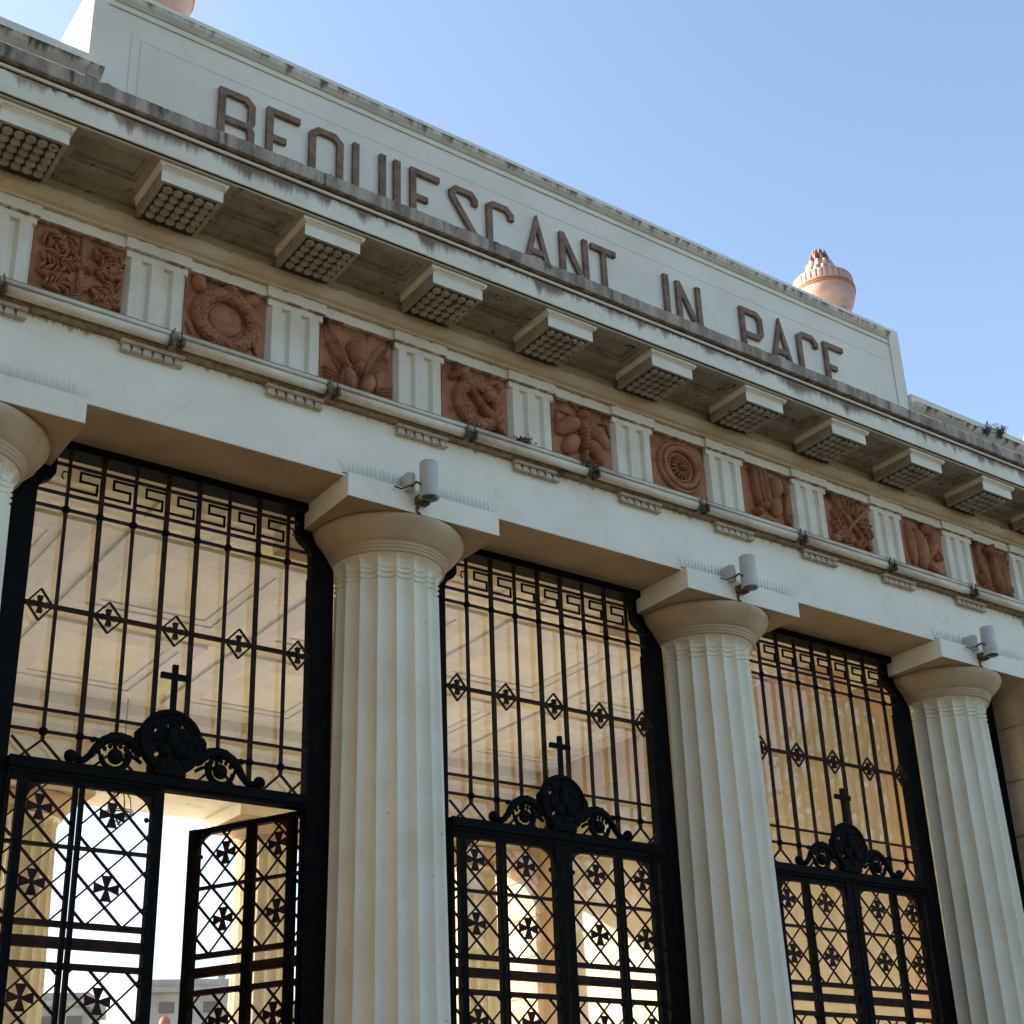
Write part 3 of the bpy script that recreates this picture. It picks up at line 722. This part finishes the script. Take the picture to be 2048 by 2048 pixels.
# ------------------------------------------------------------------ linear lamps on the taenia
xs=[-2.071+1.229*i for i in range(-2,9)]
for i,(a,c) in enumerate(zip(xs[:-1],xs[1:])):
    cx=(a+c)/2; hl=(c-a)/2-.045
    t=empty('strip_lamp',(cx,-.108,7.118))
    where=['left of the branch panel','below the left edge of the branch panel','below the wreath panel','below the wings panel and the sword panel','below the moth panel','below the rosette panel','below the drapery panel','below the crossed torches panel','below the winged figure panel','at the right edge of the picture']
    lab='long pale tube lamp on the ledge '+where[i]
    tag(t,lab,'lamp','tube lamps in a row along the architrave ledge')
    MB().tube([(-hl,0,0),(hl,0,0)],.0355,16).build('tube',M_tube,t)
    MB().tube([(-hl-.02,.020,.076),(hl+.01,.020,.076)],.019,10).build('reflector',M_tube,t)
    for s in(-1,1): cb=MB(); cb.box(s*hl-.009,s*hl+.009,-.048,.055,-.04,.03); cb.tube([(s*hl,-.02,.0),(s*hl+s*.015,-.04,.06),(s*hl+s*.02,-.045,.082)],.006,5); cb.ball((s*(hl+.02),0,-.01),.016,.022,.024,7,5,smooth=False); cb.build('end_bracket',M_clip,t)
# nests / debris on the lamps
def debris(x,y,z,n,sx,label,seed):
    q=random.Random(seed); b=MB()
    for i in range(n):
        p=Vector((x+q.gauss(0,sx),y+q.gauss(0,.012),z+abs(q.gauss(0,.018)))); d=Vector((q.uniform(-1,1),q.uniform(-.5,.5),q.uniform(-.5,.6)))*.05
        b.tube([p,p+d*.5+Vector((0,0,q.uniform(-.01,.01))),p+d],q.uniform(.002,.007),4,smooth=False)
    for i in range(n//4): b.ball((x+q.gauss(0,sx*.7),y+q.gauss(0,.01),z+q.uniform(-.02,.02)),q.uniform(.012,.028),.015,q.uniform(.01,.02),6,4,smooth=False)
    o=b.build('bird_nest',M_nest); tag(o,label,'nest','nest debris on the lamps')
debris(1.60,-.11,7.19,70,.045,'clump of dry nest straw on the lamp joint below the moth panel',1)
debris(.95,-.10,7.225,34,.035,'small bit of nest straw on the lamp below the sword panel corner',2)
debris(1.33,-.06,7.05,22,.02,'tuft of straw hanging at the ledge left of the guttae below the moth panel',4)

# ------------------------------------------------------------------ cylinder spot lamps + bird spikes
def spot(x,label):
    t=empty('spot_lamp',(x,-.205,6.55)); tag(t,label,'spotlight','cylindrical spotlights above the capitals')
    MB().lathe([(.069,-.148),(.071,-.130),(.071,.135),(.067,.147),(.02,.149)],seg=32).build('lamp_body',M_lampm,t)
    MB().lathe([(.069,-.1495),(.076,-.151),(.076,-.138),(.0715,-.136)],seg=32,cap=False).build('rim',M_lampm,t)
    MB().lathe([(.057,-.152),(.04,-.1545),(.01,-.1555)],seg=24).build('lens',M_dark,t)
    MB().box(-.135,-.075,.075,.203,-.075,.075).build('ballast_box',M_lampm,t,bevel=.004)
    b=MB(); b.tube([(-.08,.04,-.02),(-.11,.03,-.045),(-.14,.05,-.06),(-.18,.10,-.075),(-.24,.10,-.07)],.007,6); b.tube([(-.07,.0,-.05),(-.10,.02,-.03),(-.11,.09,-.05)],.009,6); b.box(-.05,.05,.06,.203,-.16,-.10)
    b.tube([(-.02,.1,-.13),(-.03,.13,-.21),(.0,.125,-.24)],.014,6)
    b.build('cable_bracket',M_clip,t)
for x,l in ((-.055,'pale cylinder spotlight above the nearest whole column capital'),(3.235,'pale cylinder spotlight above the second whole column capital'),(6.53,'pale cylinder spotlight above the farthest column capital'),(-3.36,'pale cylinder spotlight above the cut-off column at the left edge')): spot(x,l)
def spikes(x0,x1,label,seed):
    q=random.Random(seed); b=MB(); b.box(x0,x1,-.052,-.030,6.513,6.5165)
    n=int((x1-x0)/.0125)
    for i in range(n):
        x=x0+(x1-x0)*(i+.5)/n; l=q.uniform(.085,.105); s=(i%3-1); fan=0
        if i<4: fan=-.03*(4-i)/2
        if i>n-5: fan=.03*(i-n+5)/2
        b.tube([(x,-.04,6.515),(x+fan+s*.008+q.uniform(-.005,.005),-.04+s*.024,6.515+l)],.0013,3)
    o=b.build('bird_spikes',M_wire); tag(o,label,'bird spikes','bird spike strips on the abacus ledges')
for i,(c,nm) in enumerate(((-3.3,'leftmost'),(0,'nearest whole'),(3.3,'second whole'),(6.6,'farthest'))):
    spikes(c-.70,c-.17,'strip of thin bird spikes left of the spotlight on the %s column'%nm,i*2+1)
    spikes(c+.05,c+.665,'strip of thin bird spikes right of the spotlight on the %s column'%nm,i*2+2)

# ------------------------------------------------------------------ urns
def urn(x,y,z,label):
    t=empty('stone_urn',(x,y,z+.11)); t.scale=(.745,.745,.745); MB().box(-.38,.38,-.38,.38,-.147,-.001).build('plinth',M_parapet,t); tag(t,label,'urn','flaming stone urns on the parapet')
    MB().lathe([(.34,0),(.34,.08),(.22,.10),(.16,.17),(.15,.22),(.20,.27)],seg=40).build('foot',M_urn,t)
    MB().lathe([(.18,.25),(.26,.29),(.345,.37),(.41,.47),(.445,.58),(.455,.68)],seg=56).build('bowl',M_urn,t)
    b=MB(); b.lathe([(.455,.681),(.472,.69),(.474,.705),(.458,.712),(.458,.722),(.472,.728),(.473,.742),(.455,.748)],seg=56); b.build('rim',M_terra,t)
    b=MB(); vs=[];fs=[]; n=34*4
    rows=[(.458,.749,0),(.460,.77,0),(.459,.775,1),(.452,.90,1),(.450,.905,0),(.445,.93,0),(.33,.955,0),(.20,.965,0)]
    for R_,zz,d in rows:
        for k in range(n): 
            a=2*PI*k/n; r=R_-(.018*d if k%4==0 else 0); vs.append((r*math.cos(a),r*math.sin(a),zz))
    for i in range(len(rows)-1):
        for k in range(n): fs.append((i*n+k,i*n+(k+1)%n,(i+1)*n+(k+1)%n,(i+1)*n+k))
    b.add(vs,fs); b.build('fluted_band',M_urn,t)
    b=MB(); q=random.Random(5); b.lathe([(.27,.93),(.25,1.0),(.20,1.12),(.13,1.27),(.07,1.34)],seg=24)
    for ring,(r,zz,nn,h_) in enumerate(((.225,1.03,14,.12),(.175,1.17,11,.11))):
        for i in range(nn):
            a=2*PI*(i+.5*ring)/nn; b.ball((r*math.cos(a),r*math.sin(a),zz),.05,.05,h_,8,8)
    b.build('acanthus_cup',M_urn,t)
    b=MB()
    for ring,(r,zz,nn,h_) in enumerate(((.125,1.33,9,.09),(.10,1.41,7,.08),(.045,1.48,4,.07))):
        for i in range(nn):
            a=2*PI*(i+.5*ring)/nn; b.ball((r*math.cos(a),r*math.sin(a),zz+q.uniform(-.01,.02)),.035,.035,h_,7,6,smooth=False)
    b.lathe([(.12,1.25),(.09,1.41),(.02,1.52)],seg=14)
    b.build('flame_finial',M_urnd,t)
urn(5.72,.55,10.17,'pinkish stone urn with dark flame finial on the right end of the inscribed parapet')
urn(-2.24,.55,10.17,'pinkish stone urn cut off by the top edge above the parapet left end')
urn(9.62,.5,9.372,'pale sunlit urn barely entering at the right picture edge')

# ------------------------------------------------------------------ weeds on the low parapet
def weed(x,y,z,h_,n,label,seed):
    q=random.Random(seed); b=MB()
    for i in range(n):
        a=q.uniform(0,2*PI); l=h_*q.uniform(.5,1); d=Vector((math.cos(a)*.55,math.sin(a)*.4,1)).normalized()*l
        p0=Vector((x,y,z)); p1=p0+d*.5+Vector((0,0,.01)); p2=p0+d; b.tube([p0,p1,p2],[.006,.004,.0015],4)
        for j in range(7):
            t=.3+.1*j; p=p0+d*t; aa=q.uniform(0,2*PI); e=Vector((math.cos(aa),math.sin(aa),q.uniform(.2,.9)))*.05*h_/.2; s_2=Vector((-e.y,e.x,0)).normalized()*.006
            b.add([p,p+e*.5+s_2,p+e,p+e*.5-s_2],[(0,1,2,3)])
    o=b.build('weed',M_leafd); tag(o,label,'weed','weeds growing on the cornice')
weed(7.34,-.10,9.17,.16,14,'low dark weed growing on the cornice ledge, left of its taller neighbour',3)
weed(7.60,-.09,9.22,.24,15,'taller spiky weed growing on the cornice at the right',8)
weed(7.02,-.08,9.22,.07,8,'tiny weed tuft on the right low parapet edge',12)

# ------------------------------------------------------------------ hanging lantern in the rear bay
t=empty('hanging_lantern',(.82,8.2,6.0)); tag(t,'hanging glass lantern seen through the left gate','lantern')
MB().tube([(0,0,.30),(0,0,1.5)],.008,5).build('chain',M_brass,t)
b=MB(); b.tube([(.15*math.cos(i*PI/8),.15*math.sin(i*PI/8),0) for i in range(16)],.013,6,closed=True); b.tube([(.17*math.cos(i*PI/8),.17*math.sin(i*PI/8),.02) for i in range(16)],.008,6,closed=True)
for i in range(8):
    a=i*PI/4; b.tube([(.15*math.cos(a),.15*math.sin(a),0),(.13*math.cos(a),.13*math.sin(a),.18),(.05*math.cos(a),.05*math.sin(a),.30)],.006,5)
    b.tube([(.15*math.cos(a),.15*math.sin(a),0),(.08*math.cos(a),.08*math.sin(a),-.07),(0,0,-.11)],.006,5)
b.ball((0,0,-.12),.025); b.build('cage',M_brass,t)

# ------------------------------------------------------------------ tombs behind
def tomb(x,y,w_,d_,h_,label,fin=True,seed=0,m=M_tomb):
    t=empty('mausoleum',(x,y,0),-.5); tag(t,label,'mausoleum','mausoleums behind the gatehouse')
    MB().box(-w_/2,w_/2,-d_/2,d_/2,0,h_-.3).build('wall',m,t)
    b=MB(); b.prism([(-d_/2-.12,h_-.299),(d_/2+.12,h_-.299),(d_/2+.16,h_-.18),(d_/2+.05,h_-.15),(d_/2+.05,h_),(-d_/2-.05,h_),(-d_/2-.05,h_-.15),(-d_/2-.16,h_-.18)],-w_/2-.12,w_/2+.12); b.build('roof',m,t)
    b=MB()
    for i in range(3): b.box(-w_/2+.25+i*w_/3,-w_/2+.6+i*w_/3,-d_/2-.012,-d_/2-.001,h_-.75,h_-.5)
    b.build('vent',M_tombdark,t)
    if fin:
        b=MB(); b.box(-.14,.14,-.14,.14,h_+.001,h_+.18); b.lathe([(.09,h_+.18),(.12,h_+.28),(.05,h_+.38),(.02,h_+.55)],seg=12); b.build('finial',m,t)
tomb(9.6,24.5,3.0,3,6.45,'pale grey mausoleum with a roof finial seen through the open gate')
tomb(13.0,26.5,3.4,3,6.35,'pale mausoleum to the right, behind the open gate leaf',True)
tomb(5.9,25.5,1.8,2.5,6.1,'narrow grey mausoleum behind the left gate leaf',False)
tomb(18.5,27,4,3,6.1,'mausoleum seen low through the middle gate',True)
tomb(24,24,4,3,5.4,'mausoleum seen low behind the middle gate right half',False)
# statue
t=empty('bronze_statue',(5.25,17.2,.05)); tag(t,'reddish robed statue top behind the open gateway','statue')
MB().box(-.4,.4,-.4,.4,0,3.2).build('pedestal',M_tomb,t)
b=MB(); b.lathe([(.36,3.2),(.33,3.6),(.24,4.0),(.27,4.25),(.20,4.42),(.08,4.48),(.07,4.53)],seg=20,sy=.75); b.ball((0,0,4.64),.10,.11,.13); b.tube([(-.22,0,4.36),(-.33,-.08,4.05),(-.18,-.26,3.95)],[.08,.065,.045],8); b.tube([(.22,0,4.36),(.33,-.06,4.05),(.2,-.26,4.1)],[.08,.065,.045],8)
b.build('robed_figure',M_bronze,t)

# ------------------------------------------------------------------ trees
def tree(x,y,h_,cr,n,label,seed,name='offcamera_tree',leaf=.16,trunk=.28,low=.35):
    q=random.Random(seed); t=empty(name,(x,y,0)); tag(t,label,'tree')
    b=MB(); b.tube([(0,0,0),(.1,.05,h_*.25),(-.05,.1,h_*.5),(.1,0,h_*.8)],[trunk,trunk*.75,trunk*.5,trunk*.2],10)
    cl=[]
    for i in range(14):
        a=q.uniform(0,2*PI); z0=h_*q.uniform(.3,.6); r=cr*q.uniform(.4,.9); z1=h_*q.uniform(low+.15,.98)
        e=(r*math.cos(a),r*math.sin(a),z1); b.tube([(0,0,z0),(e[0]*.5,e[1]*.5,(z0+z1)/2+.2),e],[trunk*.4,trunk*.2,.03],6); cl.append(e)
    b.build('trunk',M_bark,t)
    b=MB(); vs=[];fs=[]
    for i in range(n):
        c=cl[q.randrange(len(cl))]; p=Vector((c[0]+q.gauss(0,cr*.22),c[1]+q.gauss(0,cr*.22),c[2]+q.gauss(0,h_*.07)))
        u=Vector((q.uniform(-1,1),q.uniform(-1,1),q.uniform(-1,1))).normalized()*leaf; v=u.cross(Vector((q.uniform(-1,1),q.uniform(-1,1),q.uniform(-1,1)))).normalized()*leaf*.5
        o=len(vs); vs+=[p-u,p+v,p+u,p-v]; fs.append((o,o+1,o+2,o+3))
    b.add(vs,fs); b.build('crown',M_leaf,t)
tree(19,-13,11,4.2,5000,'plane tree across the plaza, reflected in the gate glass',4)
tree(-14,-33,9,4.6,3500,'leafy tree added behind the camera to block low sky',21,'offcamera_tree',.30)  # first of a tree row added to keep low sky off the facade
_t=[o for o in bpy.data.objects if o.parent is None and o.name=='offcamera_tree.001'][0]; _t['group']='row of trees added behind the camera to block low sky'
for i,x_ in enumerate((-5,4,13,22,31,40)):
    c_=copy_tree(_t,None,(x_,-33+(-1)**i*1.5,0)); c_.rotation_euler=(0,0,i*1.1)

# ------------------------------------------------------------------ unseen wing after the neighbouring church, added to shade the left side
n_=empty('added_shade_wing',(-15,-16,0)); tag(n_,'unseen tall brown church wing, added left of the plaza to block sky and shade the columns','building')
MB().box(-6,6.6,-14,15.2,0,15).build('wall',M_rustic,n_)
MB().prism([(-6.4,15.001),(7,15.001),(0,18)],-14.3,15.3,'y').build('roof',M_terra,n_)
for i in range(5):
    MB().box(6.601,6.66,-12+4.6*i,-10.4+4.6*i,5,8.2).build('window',M_dark,n_)
